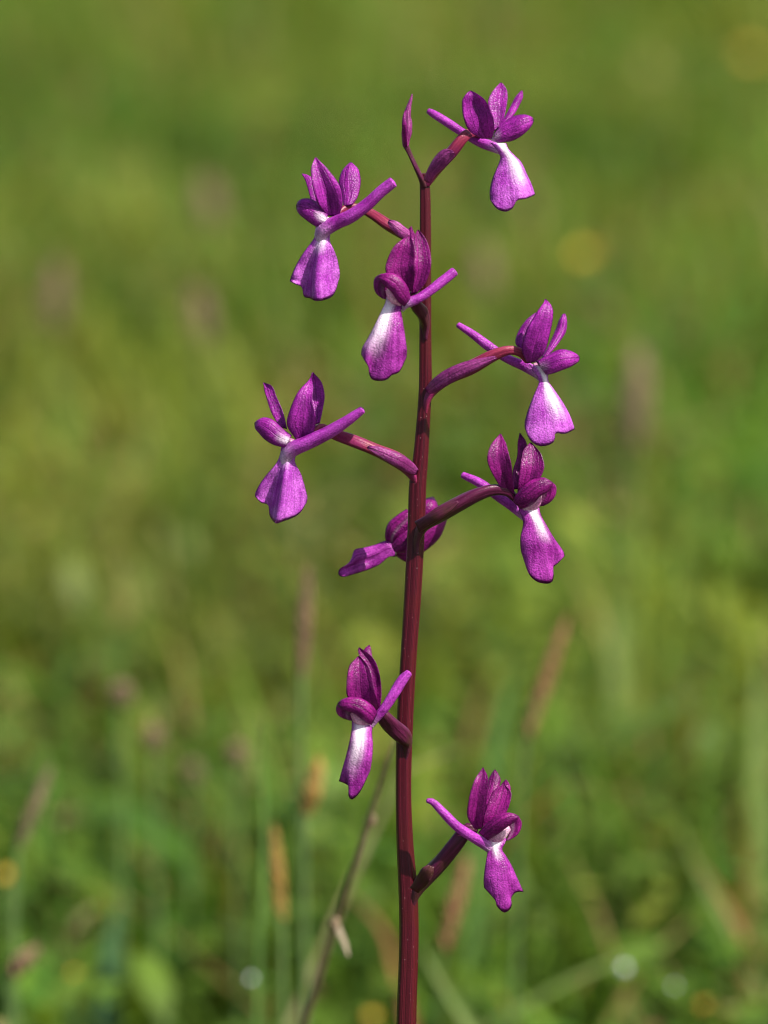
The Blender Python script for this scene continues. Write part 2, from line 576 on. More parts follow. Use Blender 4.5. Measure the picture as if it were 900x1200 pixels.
GREENS = np.array([(0.068, 0.146, 0.020), (0.106, 0.180, 0.021), (0.098, 0.154, 0.022), (0.168, 0.210, 0.027), (0.225, 0.250, 0.040)])
STRAW = np.array([(0.30, 0.24, 0.08), (0.24, 0.17, 0.06), (0.20, 0.11, 0.045), (0.34, 0.30, 0.11)])


def tints(x, y, n, dryk=1.0):
    patch = 0.45 * vnoise(x, y, 2.6, 1) + 0.55 * vnoise(x * 3.2, y, 4.5, 3)
    patch = np.clip(0.5 + (patch - 0.5) * 1.7, 0, 1)
    dry = 0.4 * vnoise(x, y, 4.5, 2) + 0.6 * vnoise(x * 3, y, 6.0, 4)
    dark = vnoise(x * 3.4, y, 5.0, 6)
    idx = np.clip((patch * 3.4 + rng.normal(0.5, 0.9, n)).astype(int), 0, 4)
    c = GREENS[idx] * rng.uniform(0.75, 1.25, (n, 1)) * (0.52 + 0.66 * dark)[:, None] * np.array([0.95, 1.0, 0.92])
    isdry = rng.random(n) < dryk * 0.06 + dryk * 1.3 * np.clip(dry - 0.52, 0, 1)
    c[isdry] = STRAW[rng.integers(0, 4, isdry.sum())] * rng.uniform(0.7, 1.1, (isdry.sum(), 1))
    return c


def stuff_mesh(name, V, F, tint, mat, label, cat):
    """V (n,k,3) vertices per blade, F list of local faces (tris), tint (n,3)"""
    n, k, _ = V.shape
    F = np.asarray(F)
    fi = (F[None] + (np.arange(n) * k)[:, None, None]).reshape(-1, 3)
    me = bpy.data.meshes.new(name)
    me.vertices.add(n * k)
    me.vertices.foreach_set('co', V.astype(np.float32).ravel())
    me.loops.add(fi.size)
    me.loops.foreach_set('vertex_index', fi.astype(np.int32).ravel())
    me.polygons.add(len(fi))
    me.polygons.foreach_set('loop_start', np.arange(0, fi.size, 3, dtype=np.int32))
    me.polygons.foreach_set('use_smooth', np.ones(len(fi), dtype=bool))
    a = me.color_attributes.new('tint', 'FLOAT_COLOR', 'POINT')
    c = np.ones((n, k, 4), dtype=np.float32)
    c[:, :, :3] = tint[:, None, :]
    a.data.foreach_set('color', c.ravel())
    me.materials.append(mat)
    me.update(calc_edges=True)
    me.validate()
    o = bpy.data.objects.new(name, me)
    COL.objects.link(o)
    tag(o, label, cat, kind='stuff')
    return o


def scatter(y0, y1, dens, half=lambda y: 0.25 * y + 0.35):
    area = sum(2 * half(y0 + (y1 - y0) * (i + .5) / 50) * (y1 - y0) / 50 for i in range(50))
    n = int(area * dens)
    y = rng.uniform(y0, y1, n * 3)
    x = rng.uniform(-1, 1, n * 3) * half(y1)
    ok = np.abs(x) < half(y)
    return x[ok][:n], y[ok][:n]


def blades(x, y, hmean, wmul=1.0):
    n = len(x)
    tall = 0.45 + 1.1 * (0.5 * vnoise(x, y, 3.3, 5) + 0.5 * vnoise(x * 3, y, 5.0, 8))
    h = hmean * tall * rng.lognormal(0, 0.28, n)
    # the orchid's own spot and the space in front of it stay short
    near = np.clip((y - 0.78) / 0.35, 0, 1)
    h = h * (0.5 + 0.5 * near)
    az = rng.uniform(0, 2 * math.pi, n)
    lean = np.abs(rng.normal(0.5, 0.35, n)) * h
    dx, dy = np.cos(az), np.sin(az)
    wd = rng.uniform(0.0009, 0.0024, n) * wmul
    sx, sy = -dy * wd, dx * wd
    V = np.zeros((n, 7, 3))
    for q, (f, l, ww) in enumerate(((0, 0, 0.8), (0.42, 0.22, 1.0), (0.78, 0.62, 0.7))):
        cx, cy, cz = x + dx * lean * l, y + dy * lean * l, h * f - 0.03 * (q == 0)
        V[:, 2 * q] = np.stack([cx - sx * ww, cy - sy * ww, cz], 1)
        V[:, 2 * q + 1] = np.stack([cx + sx * ww, cy + sy * ww, cz], 1)
    V[:, 6] = np.stack([x + dx * lean, y + dy * lean, h * rng.uniform(0.85, 1.0, n)], 1)
    F = [(0, 1, 3), (0, 3, 2), (2, 3, 5), (2, 5, 4), (4, 5, 6)]
    return V, F


def herb_leaves(x, y, zmax, size):
    n = len(x)
    z = zmax * rng.beta(1.6, 2.2, n)
    az = rng.uniform(0, 2 * math.pi, n)
    tilt = rng.normal(0.35, 0.4, n)
    L = size * rng.lognormal(0, 0.4, n)
    W = L * rng.uniform(0.25, 0.55, n)
    dx, dy = np.cos(az), np.sin(az)
    ct, st = np.cos(tilt), np.sin(tilt)
    V = np.zeros((n, 6, 3))
    for q, (l, ww, dr) in enumerate(((0, 0, 0), (0.35, 1, 0.06), (0.35, -1, 0.06), (0.72, 0.8, 0), (0.72, -0.8, 0), (1, 0, -0.12))):
        V[:, q] = np.stack([x + dx * L * l * ct - dy * W * ww * .5, y + dy * L * l * ct + dx * W * ww * .5, z + L * l * st + L * dr], 1)
    F = [(0, 1, 2), (1, 3, 4), (1, 4, 2), (3, 5, 4)]
    return V, F


def build_meadow():
    bands = [  # y0, y1, blades/m2, mean height, width factor, herb leaves/m2
        (0.45, 2.0, 7000, 0.072, 0.9, 17000, lambda y: 0.28 * y + 0.6),
        (2.0, 5.0, 4000, 0.082, 1.3, 7000, lambda y: 0.24 * y + 1.0),
        (5.0, 14.0, 1300, 0.10, 2.1, 1400, lambda y: 0.28 * y + 1.5),
        (14.0, 45.0, 90, 0.20, 6.0, 50, lambda y: 0.45 * y)]
    for i, (y0, y1, dn, hm, wm, hd, half) in enumerate(bands):
        x, y = scatter(y0, y1, dn, half)
        V, F = blades(x, y, hm, wm)
        where = ('around the orchid', 'behind the orchid', 'further back in the meadow', 'at the far end of the meadow')[i]
        stuff_mesh('meadow_grass', V, F, tints(x, y, len(x)), M_GRASS, 'blurred green and straw grass blades ' + where, 'grass')
        x, y = scatter(y0, y1, hd, half)
        V, F = herb_leaves(x, y, 0.095, 0.0155 * (1 + 0.3 * i))
        stuff_mesh('meadow_herbs', V, F, tints(x, y, len(x), 0.25), M_HERB, 'low leafy herbs between the grass ' + where, 'herbs')


build_meadow()

# ------------------------------------------------------------------ the orchid
stem_px = [(205, 497, 11), (240, 498, 12.5), (330, 498, 13.5), (400, 498, 14), (450, 498, 15), (480, 496.5, 15.5), (540, 492, 18), (565, 489, 20),
           (620, 487.2, 20), (700, 483, 19.5), (760, 479, 18.5), (850, 474, 18.7), (930, 472.6, 17.8), (990, 474.5, 19.5), (1045, 478, 22), (1100, 479, 22.5), (1200, 476, 22.8)]
stem_pts = [(at(x, y, -0.0005), wd * 0.5 * PX) for y, x, wd in stem_px]
foot = stem_pts[-1][0].copy()
stem_pts += [(foot + Vector((-0.001, -0.014, -0.08)), 0.0021), (foot + Vector((-0.003, -0.022, -0.16)), 0.0024), (foot + Vector((-0.004, -0.024, -0.24)), 0.0026)]
BASE = Vector((foot.x - 0.004, foot.y - 0.024, -0.01))
orchid = empty('orchid', BASE)
tag(orchid, 'tall purple orchid with loose flowers along one dark red stem', 'orchid')
tube(stem_pts, 'stem', M_STEM, orchid, BASE, n=240, m=36, ridges=5, rk=0.075, twist=2.2, cap=0.4, lump=0.012)


def flower(name, crop, base, parts):
    """base: (x, y, depth) crop pixels where the ovary leaves the stem"""
    ox, oy, k = crop
    org = at(ox + base[0] / k, oy + base[1] / k, base[2] * 1e-3)
    f = empty(name, org, orchid, BASE)
    for i, (kind, what, data, kw) in enumerate(parts):
        kw = dict(kw)
        if kind == 't':
            ctube(crop, data, name=what, parent=f, origin=org, **kw)
        else:
            organ(crop, data, name=what, parent=f, origin=org, seed=i + int(base[0]), **kw)
    return f


CONC = [-38, -18, 0, 18, 38]          # hollow towards the viewer
CONV = [45, 20, 0, -20, -45]          # domed towards the viewer
FOLD = [-8, -14, -22, 0, 24, 16, 10]  # creased along the midrib, hollow
OV = dict(ridges=3, rk=0.11, twist=5.5, n=34, m=20, cap=0.5)
SV, SM, LV, LM = M_SEPAL_V, M_SEPAL_M, M_LIP_V, M_LIP_M
SPUR = dict(mat=M_SPUR, pig=0.5, cap=0.55, n=26, lump=0.012)

# --- topmost open flower
c1 = (460, 80, 4.5)
flower('flower', c1, (185, 600, 0), [
    ('t', 'ovary', [(182, 612, 20, 0), (240, 525, 28, 1), (310, 440, 32, 2.5), (375, 362, 28, 2.5), (415, 345, 24, 0.5), (460, 345, 22, -1)], dict(mat=M_OVARY, **OV)),
    ('o', 'bract', [[(163, 590), (200, 610)], [(188, 525), (228, 565)], [(228, 460), (280, 520)], [(275, 425), (325, 470)], [(318, 432), (330, 452)]], dict(d=[2.5, 5, 6.6, 7.4, 7.8], h=CONV, mat=M_BRACT)),
    ('t', 'spur', [(598, 470, 16, 0), (580, 436, 27, 0), (545, 418, 29, -0.5), (470, 393, 28, -1.5), (380, 345, 23, -3), (290, 287, 24, -4), (215, 240, 21, -4.6), (190, 226, 16, -4.8)], SPUR),
    ('o', 'sepal', [[(530, 330), (562, 330)], [(520, 260), (588, 260)], [(503, 175), (606, 170)], [(530, 115), (604, 112)], [(550, 85), (594, 84)], [(563, 75), (580, 75)]], dict(d=[-2, -4, -5], h=[-34, -16, -25, 10, 26], mat=SV, rim=0.3)),
    ('o', 'sepal', [[(550, 315), (578, 322)], [(588, 262), (636, 250)], [(622, 200), (660, 212)], [(652, 142), (690, 150)], [(672, 114), (694, 122)]], dict(d=[-1, -4, -6], h=[60, 30, -50, -62], mat=SV)),
    ('o', 'petal', [[(530, 352), (548, 384)], [(575, 298), (580, 390)], [(630, 255), (636, 382)], [(690, 243), (692, 348)], [(728, 252), (733, 306)], [(743, 264), (745, 280)]], dict(d=[0, 1, 1, -1], h=[50, 25, 5, -20, -45], mat=SV, white=0.5, wl=0.25, ww=0.8)),
    ('o', 'petal', [[(535, 340), (550, 372)], [(575, 300), (585, 380)], [(625, 262), (632, 370)], [(680, 250), (686, 340)], [(720, 262), (728, 300)]], dict(d=[-2, -4, -5, -4], h=[-30, -10, 5, 20, 40], mat=SV)),
    ('t', 'column', [(530, 385, 20, -1), (565, 372, 22, -1), (590, 360, 14, -1)], dict(mat=M_COLUMN, n=12)),
    ('o', 'sepal', [[(470, 372), (525, 372)], [(408, 335), (537, 325)], [(376, 270), (530, 255)], [(366, 200), (503, 190)], [(370, 150), (468, 143)], [(384, 125), (440, 122)], [(404, 118), (420, 117)]], dict(d=[1, 4, 5.5, 5], h=[-30, -18, -26, 8, 16, 30], mat=SV)),
    ('o', 'lip', [[(515, 392), (600, 395)], [(548, 430), (612, 425)], [(568, 470), (640, 455)], [(552, 520), (680, 495)], [(527, 580), (708, 555)], [(513, 640), (733, 610)],
                  [(513, 690), (545, 738), (595, 757), (635, 738), (655, 697), (700, 690), (752, 668)]], dict(d=[1, 1, 0.5, 0.5, 1, 1.5], h=[[20, 10, 0, -10, -20], [25, 10, -5, -40, -75], [30, 10, -12, -50, -100]], mat=LV, white=1.0, wc=0.28, ww=0.5, wl=0.85, wav=0.25)),
])

# --- second flower, left of the stem top
c2 = (320, 170, 4.5)
flower('flower', c2, (795, 520, 0), [
    ('t', 'ovary', [(802, 610, 8, 0.4), (800, 560, 17, 0.4), (770, 512, 25, 0.5), (695, 472, 30, 1), (600, 420, 30, 1), (515, 362, 25, 0), (445, 330, 20, 0), (385, 333, 22, 1), (345, 362, 22, 2)], dict(mat=M_OVARY, **OV)),
    ('o', 'bract', [[(790, 492), (785, 548)], [(702, 436), (684, 496)], [(655, 402), (625, 448)], [(612, 392), (603, 410)]], dict(d=[3, 5.6, 6, 5.6], h=CONV, mat=M_BRACT)),
    ('o', 'sepal', [[(200, 300), (245, 300)], [(183, 230), (222, 235)], [(166, 180), (210, 180)], [(150, 155), (190, 160)], [(147, 149), (158, 150)]], dict(d=[1, -1, -2], h=[30, 10, -10, -30], mat=SV)),
    ('o', 'sepal', [[(372, 325), (420, 315)], [(362, 270), (448, 270)], [(346, 195), (463, 190)], [(360, 140), (452, 130)], [(385, 100), (434, 100)], [(402, 89), (418, 90)]], dict(d=[2, 0, -2], h=[40, 20, 0, -12, -30], mat=SV)),
    ('t', 'spur', [(258, 520, 22, 3.2), (254, 482, 36, 3.4), (268, 446, 41, 4), (335, 408, 38, 4.5), (415, 372, 36, 5.5), (500, 310, 33, 6), (570, 244, 31, 6.5), (632, 196, 30, 7)], dict(SPUR, cap=0.3)),
    ('o', 'petal', [[(280, 360), (268, 420)], [(245, 315), (220, 425)], [(200, 285), (175, 395)], [(155, 283), (140, 368)], [(128, 300), (124, 345)], [(120, 318), (121, 330)]], dict(d=[1, -2, -3], h=CONC, mat=SV)),
    ('t', 'column', [(285, 400, 22, 2), (250, 395, 22, 1), (220, 385, 14, 0)], dict(mat=M_COLUMN, n=12)),
    ('o', 'sepal', [[(285, 372), (345, 382)], [(236, 310), (367, 305)], [(208, 220), (350, 210)], [(200, 145), (300, 140)], [(202, 95), (258, 88)], [(215, 64), (236, 66)]], dict(d=[4, 6, 6, 5], h=[-20, -24, -34, 14, 24, 8, -6], mat=SV)),
    ('o', 'petal', [[(290, 368), (272, 425)], [(252, 318), (228, 430)], [(205, 285), (182, 402)], [(158, 282), (145, 372)], [(130, 298), (128, 348)], [(121, 320), (122, 334)]], dict(d=[5, 5.5, 5, 3], h=CONV, mat=SV, white=0.75, wl=0.5, ww=0.45)),
    ('o', 'lip', [[(222, 425), (315, 425)], [(228, 460), (300, 478)], [(210, 500), (302, 512)], [(165, 560), (320, 550)], [(125, 625), (342, 610)], [(100, 680), (352, 670)],
                  [(87, 718), (125, 738), (152, 748), (162, 803), (190, 806), (220, 822), (270, 818), (320, 790), (350, 700)]], dict(d=[3, 4, 4.5, 4.5, 4.5], h=[[20, 10, 0, -10, -20], [16, -30, 5, 76, 70, -48, -38, -28, -20], [12, -40, 0, 82, 74, -52, -40, -28, -10]], mat=LV, white=1.0, wc=0.0, ww=0.6, wl=0.5, wav=0.15, ns_=33)),
])

# --- third flower, in front of the stem
c3 = (400, 250, 5.625)
flower('flower', c3, (560, 700, 1), [
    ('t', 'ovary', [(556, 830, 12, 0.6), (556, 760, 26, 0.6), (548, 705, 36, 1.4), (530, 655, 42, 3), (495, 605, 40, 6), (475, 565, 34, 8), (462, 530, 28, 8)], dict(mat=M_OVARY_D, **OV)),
    ('o', 'sepal', [[(440, 430), (490, 430)], [(420, 300), (500, 300)], [(412, 180), (490, 180)], [(430, 110), (480, 112)], [(456, 84), (470, 83)]], dict(d=[7, 5, 5], h=CONV, mat=SM)),
    ('o', 'sepal', [[(455, 535), (498, 528)], [(468, 450), (560, 450)], [(478, 350), (592, 345)], [(482, 260), (588, 262)], [(478, 185), (566, 185)], [(478, 135), (542, 132)], [(494, 108), (518, 109)]], dict(d=[9, 9.5, 8.5, 8], h=[-24, -36, -12, 8, 18, 22], mat=SM)),
    ('o', 'sepal', [[(420, 500), (472, 522)], [(325, 430), (480, 430)], [(290, 375), (485, 360)], [(308, 290), (487, 285)], [(350, 213), (483, 215)], [(392, 170), (476, 165)], [(430, 148), (468, 145)]], dict(d=[9, 10, 10, 9], h=[-26, -16, -30, -4, 10, 30, 36], mat=SM)),
    ('t', 'spur', [(405, 640, 10, 9), (424, 606, 24, 10), (452, 586, 32, 10), (500, 565, 31, 10), (580, 515, 31, 9.5), (665, 448, 33, 9), (745, 385, 31, 8.5)], dict(SPUR, cap=0.35, pig=0.5)),
    ('o', 'petal', [[(262, 398), (330, 410)], [(222, 425), (320, 455)], [(213, 475), (305, 505)], [(228, 525), (298, 545)], [(262, 558), (292, 570)]], dict(d=[12, 11, 10.5, 10], h=[70, 40, 8, -12, -24], mat=SM, white=0.25, wl=2, wc=0.4, ww=0.4)),
    ('t', 'column', [(390, 585, 30, 9.5), (345, 548, 42, 10.2), (318, 505, 30, 10.5)], dict(mat=M_COLUMN, n=12)),
    ('o', 'petal', [[(458, 562), (415, 616)], [(440, 490), (375, 585)], [(390, 420), (330, 520)], [(330, 392), (285, 480)], [(270, 398), (250, 445)], [(238, 412), (235, 425)]], dict(d=[11, 13, 13.5, 13, 12], h=[60, 30, 5, -15, -35], mat=SM)),
    ('o', 'lip', [[(298, 540), (398, 590)], [(288, 590), (405, 615)], [(265, 640), (395, 640)], [(222, 730), (405, 705)], [(175, 820), (420, 800)], [(140, 880), (432, 890)],
                  [(130, 930), (160, 985), (178, 1010), (183, 1065), (205, 1098), (245, 1106), (300, 1098), (335, 1066), (380, 1050), (430, 950)]], dict(d=[9, 10, 11, 12, 12, 11], h=[[40, 15, 0, -15, -40], [66, 34, 8, 0, -8, -16, -28, -40], [78, 50, -64, 30, -4, -12, -26, -42]], mat=LM, white=1.0, wc=-0.42, ww=0.6, wl=0.9, wav=0.28, ns_=33, nt_=34)),
])

# --- fourth flower, right
c4 = (490, 330, 4.2857)
flower('flower', c4, (65, 535, 0), [
    ('t', 'ovary', [(38, 660, 9, 0.5), (46, 600, 18, 0.6), (74, 546, 27, 0.6), (150, 482, 34, 1.5), (265, 428, 36, 2.5), (370, 372, 31, 3), (450, 345, 23, 3), (510, 356, 22, 2), (548, 395, 20, 1)], dict(mat=M_OVARY, **OV)),
    ('o', 'bract', [[(32, 540), (48, 566)], [(62, 500), (82, 560)], [(128, 448), (150, 520)], [(215, 408), (240, 470)], [(290, 388), (318, 432)], [(385, 372), (398, 388)]], dict(d=[0.5, 4, 6.2, 7.5, 7.8, 8], h=CONV, mat=M_BRACT)),
    ('t', 'spur', [(634, 530, 14, 0), (628, 490, 24, 0), (600, 462, 27, -0.3), (545, 430, 27, -1), (450, 388, 23, -3), (350, 322, 25, -4), (270, 262, 21, -4.5), (202, 218, 15, -5)], SPUR),
    ('o', 'sepal', [[(525, 345), (570, 335)], [(489, 312), (565, 285)], [(500, 255), (575, 225)], [(543, 192), (592, 170)], [(582, 158), (602, 152)]], dict(d=[1, -1, -3], h=CONV, mat=SV)),
    ('o', 'sepal', [[(618, 385), (655, 372)], [(655, 318), (708, 305)], [(688, 245), (742, 252)], [(708, 185), (750, 192)], [(714, 163), (752, 160)]], dict(d=[0, -3, -4], h=[50, 30, -30, -60], mat=SV)),
    ('o', 'petal', [[(600, 400), (638, 460)], [(650, 372), (662, 458)], [(705, 345), (715, 440)], [(755, 348), (765, 420)], [(795, 368), (800, 400)]], dict(d=[-1, -3, -4, -3], h=CONC, mat=SV)),
    ('t', 'column', [(590, 430, 22, 0), (625, 418, 20, 0), (650, 405, 12, 0)], dict(mat=M_COLUMN, n=12)),
    ('o', 'sepal', [[(548, 412), (588, 405)], [(520, 345), (632, 362)], [(540, 250), (662, 265)], [(588, 165), (678, 175)], [(620, 110), (674, 118)], [(630, 86), (648, 88)]], dict(d=[2, 5, 5, 3], h=[30, 4, -24, -2, -20, -40], mat=SV)),
    ('o', 'petal', [[(590, 400), (640, 466)], [(650, 368), (665, 466)], [(710, 340), (722, 446)], [(760, 345), (772, 426)], [(798, 364), (806, 402)], [(812, 378), (812, 390)]], dict(d=[2, 3, 2, 0], h=[48, 24, 0, -22, -48], mat=SV, white=0.35, wl=0.35, ww=0.7)),
    ('o', 'lip', [[(555, 415), (640, 430)], [(590, 465), (652, 470)], [(606, 505), (656, 502)], [(580, 570), (690, 550)], [(553, 640), (730, 610)], [(536, 700), (762, 670)],
                  [(535, 735), (560, 795), (605, 826), (655, 822), (688, 798), (684, 760), (735, 766), (787, 742)]], dict(d=[1, 1, 1, 1.5, 2, 2.5], h=[[20, 10, 0, -10, -20], [26, 8, -5, -40, -75], [34, 10, -10, -46, -100]], mat=LV, white=1.0, wc=0.3, ww=0.48, wl=0.9, wav=0.18)),
])

# --- fifth flower, left
c5 = (280, 420, 4.0909)
flower('flower', c5, (830, 530, 0), [
    ('t', 'ovary', [(852, 650, 6, 0.4), (846, 590, 16, 0.4), (815, 534, 29, 0.7), (765, 492, 36, 1), (650, 440, 30, 2), (540, 394, 29, 2), (450, 360, 25, 1), (392, 330, 20, 1), (355, 350, 18, 2)], dict(mat=M_OVARY, **OV)),
    ('o', 'bract', [[(862, 534), (850, 560)], [(836, 500), (812, 550)], [(785, 462), (758, 524)], [(730, 440), (700, 490)], [(660, 420), (640, 452)], [(620, 418), (612, 430)]], dict(d=[1, 4.5, 7, 7.4, 7.6, 7.4], h=CONV, mat=M_BRACT)),
    ('o', 'sepal', [[(195, 330), (232, 340)], [(155, 260), (212, 258)], [(130, 185), (178, 178)], [(114, 130), (158, 128)], [(107, 115), (130, 117)]], dict(d=[2, 0, -1], h=[-10, 0, 20, 50], mat=SV)),
    ('o', 'sepal', [[(350, 320), (388, 312)], [(342, 250), (404, 235)], [(320, 175), (411, 175)], [(332, 112), (396, 112)], [(343, 68), (364, 66)]], dict(d=[3, 1, 0, 1], h=[-20, -10, 10, 30], mat=SV)),
    ('t', 'spur', [(228, 520, 20, 3.2), (226, 480, 31, 3.4), (248, 442, 36, 4), (325, 405, 35, 5), (430, 355, 32, 6), (520, 298, 26, 7), (590, 248, 19, 7.5)], SPUR),
    ('o', 'petal', [[(240, 365), (210, 422)], [(205, 335), (160, 410)], [(160, 292), (118, 380)], [(112, 285), (90, 350)], [(82, 310), (80, 325)]], dict(d=[1, -2, -3], h=CONC, mat=SV)),
    ('t', 'column', [(255, 405, 20, 2), (220, 395, 20, 1), (195, 385, 12, 0)], dict(mat=M_COLUMN, n=12)),
    ('o', 'sepal', [[(272, 388), (338, 388)], [(230, 320), (366, 330)], [(246, 240), (366, 265)], [(280, 165), (352, 200)], [(318, 118), (358, 125)], [(340, 90), (352, 88)]], dict(d=[4, 6, 5.5, 3], h=[10, -10, -10, 20, 45], mat=SV)),
    ('o', 'petal', [[(255, 368), (222, 428)], [(212, 338), (168, 416)], [(165, 295), (122, 388)], [(118, 282), (92, 355)], [(84, 298), (76, 335)], [(74, 308), (74, 322)]], dict(d=[5, 6, 5, 3], h=CONV, mat=SV, white=0.75, wl=0.45, ww=0.5)),
    ('o', 'lip', [[(205, 405), (295, 430)], [(198, 455), (272, 470)], [(180, 500), (270, 500)], [(130, 560), (300, 560)], [(98, 605), (318, 620)], [(80, 640), (328, 660)],
                  [(77, 662), (108, 694), (140, 700), (147, 755), (178, 793), (208, 782), (240, 772), (290, 745), (325, 690)]], dict(d=[3, 4, 4.5, 4.5, 4.5], h=[[20, 10, 0, -10, -20], [16, -30, 15, 72, 62, -46, -38, -30, -20], [12, -38, 12, 78, 70, -50, -40, -30, -12]], mat=LV, white=0.8, wc=0.0, ww=0.6, wl=0.42, wav=0.15, ns_=33)),
])

# --- sixth flower, right, below the fourth
c6 = (480, 490, 4.2857)
flower('flower', c6, (55, 540, 2), [
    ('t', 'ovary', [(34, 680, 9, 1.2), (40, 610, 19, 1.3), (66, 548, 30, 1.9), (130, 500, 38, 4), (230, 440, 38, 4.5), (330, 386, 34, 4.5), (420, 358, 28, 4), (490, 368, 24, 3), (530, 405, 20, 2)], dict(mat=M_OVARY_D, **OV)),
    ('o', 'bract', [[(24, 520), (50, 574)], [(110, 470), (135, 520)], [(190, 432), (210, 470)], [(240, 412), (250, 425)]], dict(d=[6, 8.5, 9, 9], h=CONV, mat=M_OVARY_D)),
    ('t', 'spur', [(610, 540, 16, 1), (590, 502, 26, 0.5), (560, 474, 28, 0), (500, 430, 27, -1), (420, 375, 25, -3), (350, 325, 24, -4), (268, 286, 17, -5)], SPUR),
    ('o', 'sepal', [[(512, 360), (556, 355)], [(518, 265), (572, 265)], [(540, 190), (588, 180)], [(542, 115), (586, 115)], [(546, 74), (562, 76)]], dict(d=[1, -2, -3], h=[-30, -10, 20, 40], mat=SM)),
    ('o', 'sepal', [[(540, 395), (590, 370)], [(544, 330), (645, 318)], [(554, 245), (676, 250)], [(562, 185), (668, 198)], [(578, 140), (648, 155)], [(596, 120), (622, 124)]], dict(d=[3, 4, 3, 2], h=[-20, -14, -24, 6, 20, 34], mat=SM)),
    ('o', 'petal', [[(640, 318), (715, 318)], [(655, 345), (736, 345)], [(655, 385), (732, 388)], [(652, 420), (708, 420)], [(652, 444), (672, 442)]], dict(d=[4, 3, 2.5, 2], h=[30, 12, -8, -40, -70], mat=SM, white=0.3, wl=2, wc=-0.6, ww=0.4)),
    ('t', 'column', [(580, 450, 28, 2.2), (622, 425, 36, 2.6), (640, 385, 26, 3)], dict(mat=M_COLUMN, n=12)),
    ('o', 'sepal', [[(485, 388), (528, 382)], [(432, 310), (518, 315)], [(392, 225), (512, 235)], [(395, 165), (495, 165)], [(420, 110), (482, 110)], [(448, 78), (466, 78)]], dict(d=[3, 6, 6, 4], h=[-34, -18, -22, 6, 18, 34], mat=SM)),
    ('o', 'petal', [[(518, 420), (560, 458)], [(532, 385), (615, 436)], [(580, 330), (655, 395)], [(630, 302), (695, 370)], [(675, 298), (718, 340)], [(705, 312), (722, 326)]], dict(d=[4, 6, 6, 5], h=[55, 28, 4, -18, -40], mat=SM)),
    ('o', 'lip', [[(570, 425), (655, 415)], [(548, 458), (652, 450)], [(562, 490), (662, 490)], [(570, 530), (690, 540)], [(556, 600), (725, 600)], [(558, 660), (768, 660)],
                  [(572, 710), (600, 785), (640, 822), (690, 832), (716, 824), (725, 785), (718, 752), (745, 730), (780, 692)]], dict(d=[2.5, 3, 3.5, 4, 4, 3.5], h=[[20, 10, 0, -10, -20], [36, 14, -4, -40, -66], [44, 20, -6, -64, 22, -64]], mat=LM, white=1.0, wc=0.3, ww=0.45, wl=0.66, wav=0.2, ns_=29)),
])

# --- seventh flower, behind the stem, turned away
c7 = (380, 560, 5.625)
flower('flower', c7, (600, 430, -3), [
    ('t', 'ovary', [(600, 440, 34, -2), (592, 400, 36, -8), (560, 420, 34, -12), (520, 455, 28, -14)], dict(mat=M_OVARY_D, **OV)),
    ('t', 'spur', [(450, 470, 40, -14), (540, 470, 32, -17), (640, 430, 28, -19), (720, 360, 26, -20)], SPUR),
    ('o', 'sepal', [[(440, 425), (470, 515)], [(520, 330), (550, 556)], [(610, 235), (660, 488)], [(700, 175), (745, 415)], [(770, 178), (800, 335)], [(815, 205), (822, 270)]], dict(d=[-14, -13, -14, -17], h=CONV, mat=SM, white=0.2, wl=3, ww=0.1)),
    ('o', 'sepal', [[(520, 350), (600, 380)], [(560, 240), (690, 290)], [(620, 165), (745, 215)], [(668, 128), (752, 165)], [(700, 120), (735, 132)]], dict(d=[-13, -11, -12, -15], h=[60, 25, -15, -50], mat=SM)),
    ('o', 'petal', [[(405, 430), (480, 450)], [(400, 370), (490, 400)], [(420, 300), (550, 350)], [(480, 245), (600, 300)], [(540, 205), (620, 240)]], dict(d=[-12, -10, -9.5, -10], h=[55, 20, -16, -10, -40], mat=SM, white=0.3, wl=3, wc=0.1, ww=0.25)),
    ('o', 'petal', [[(430, 450), (480, 500)], [(500, 360), (560, 480)], [(560, 300), (620, 420)], [(620, 280), (650, 360)]], dict(d=[-11, -10, -10.5, -12], h=CONV, mat=SM)),
    ('o', 'lip', [[(455, 420), (470, 520)], [(400, 415), (425, 522)], [(335, 440), (370, 568)], [(270, 458), (310, 598)], [(205, 470), (240, 622)], [(188, 500), (180, 560), (150, 600), (180, 640)],
                  [(188, 530), (150, 570), (100, 600), (92, 635), (110, 652), (150, 650)]], dict(d=[-11, -11, -11, -10, -10], h=[[40, 20, 0, -20], [10, 40, -50, 30, -24], [10, 50, -50, 40, -30]], mat=LM, wav=0.15)),
])

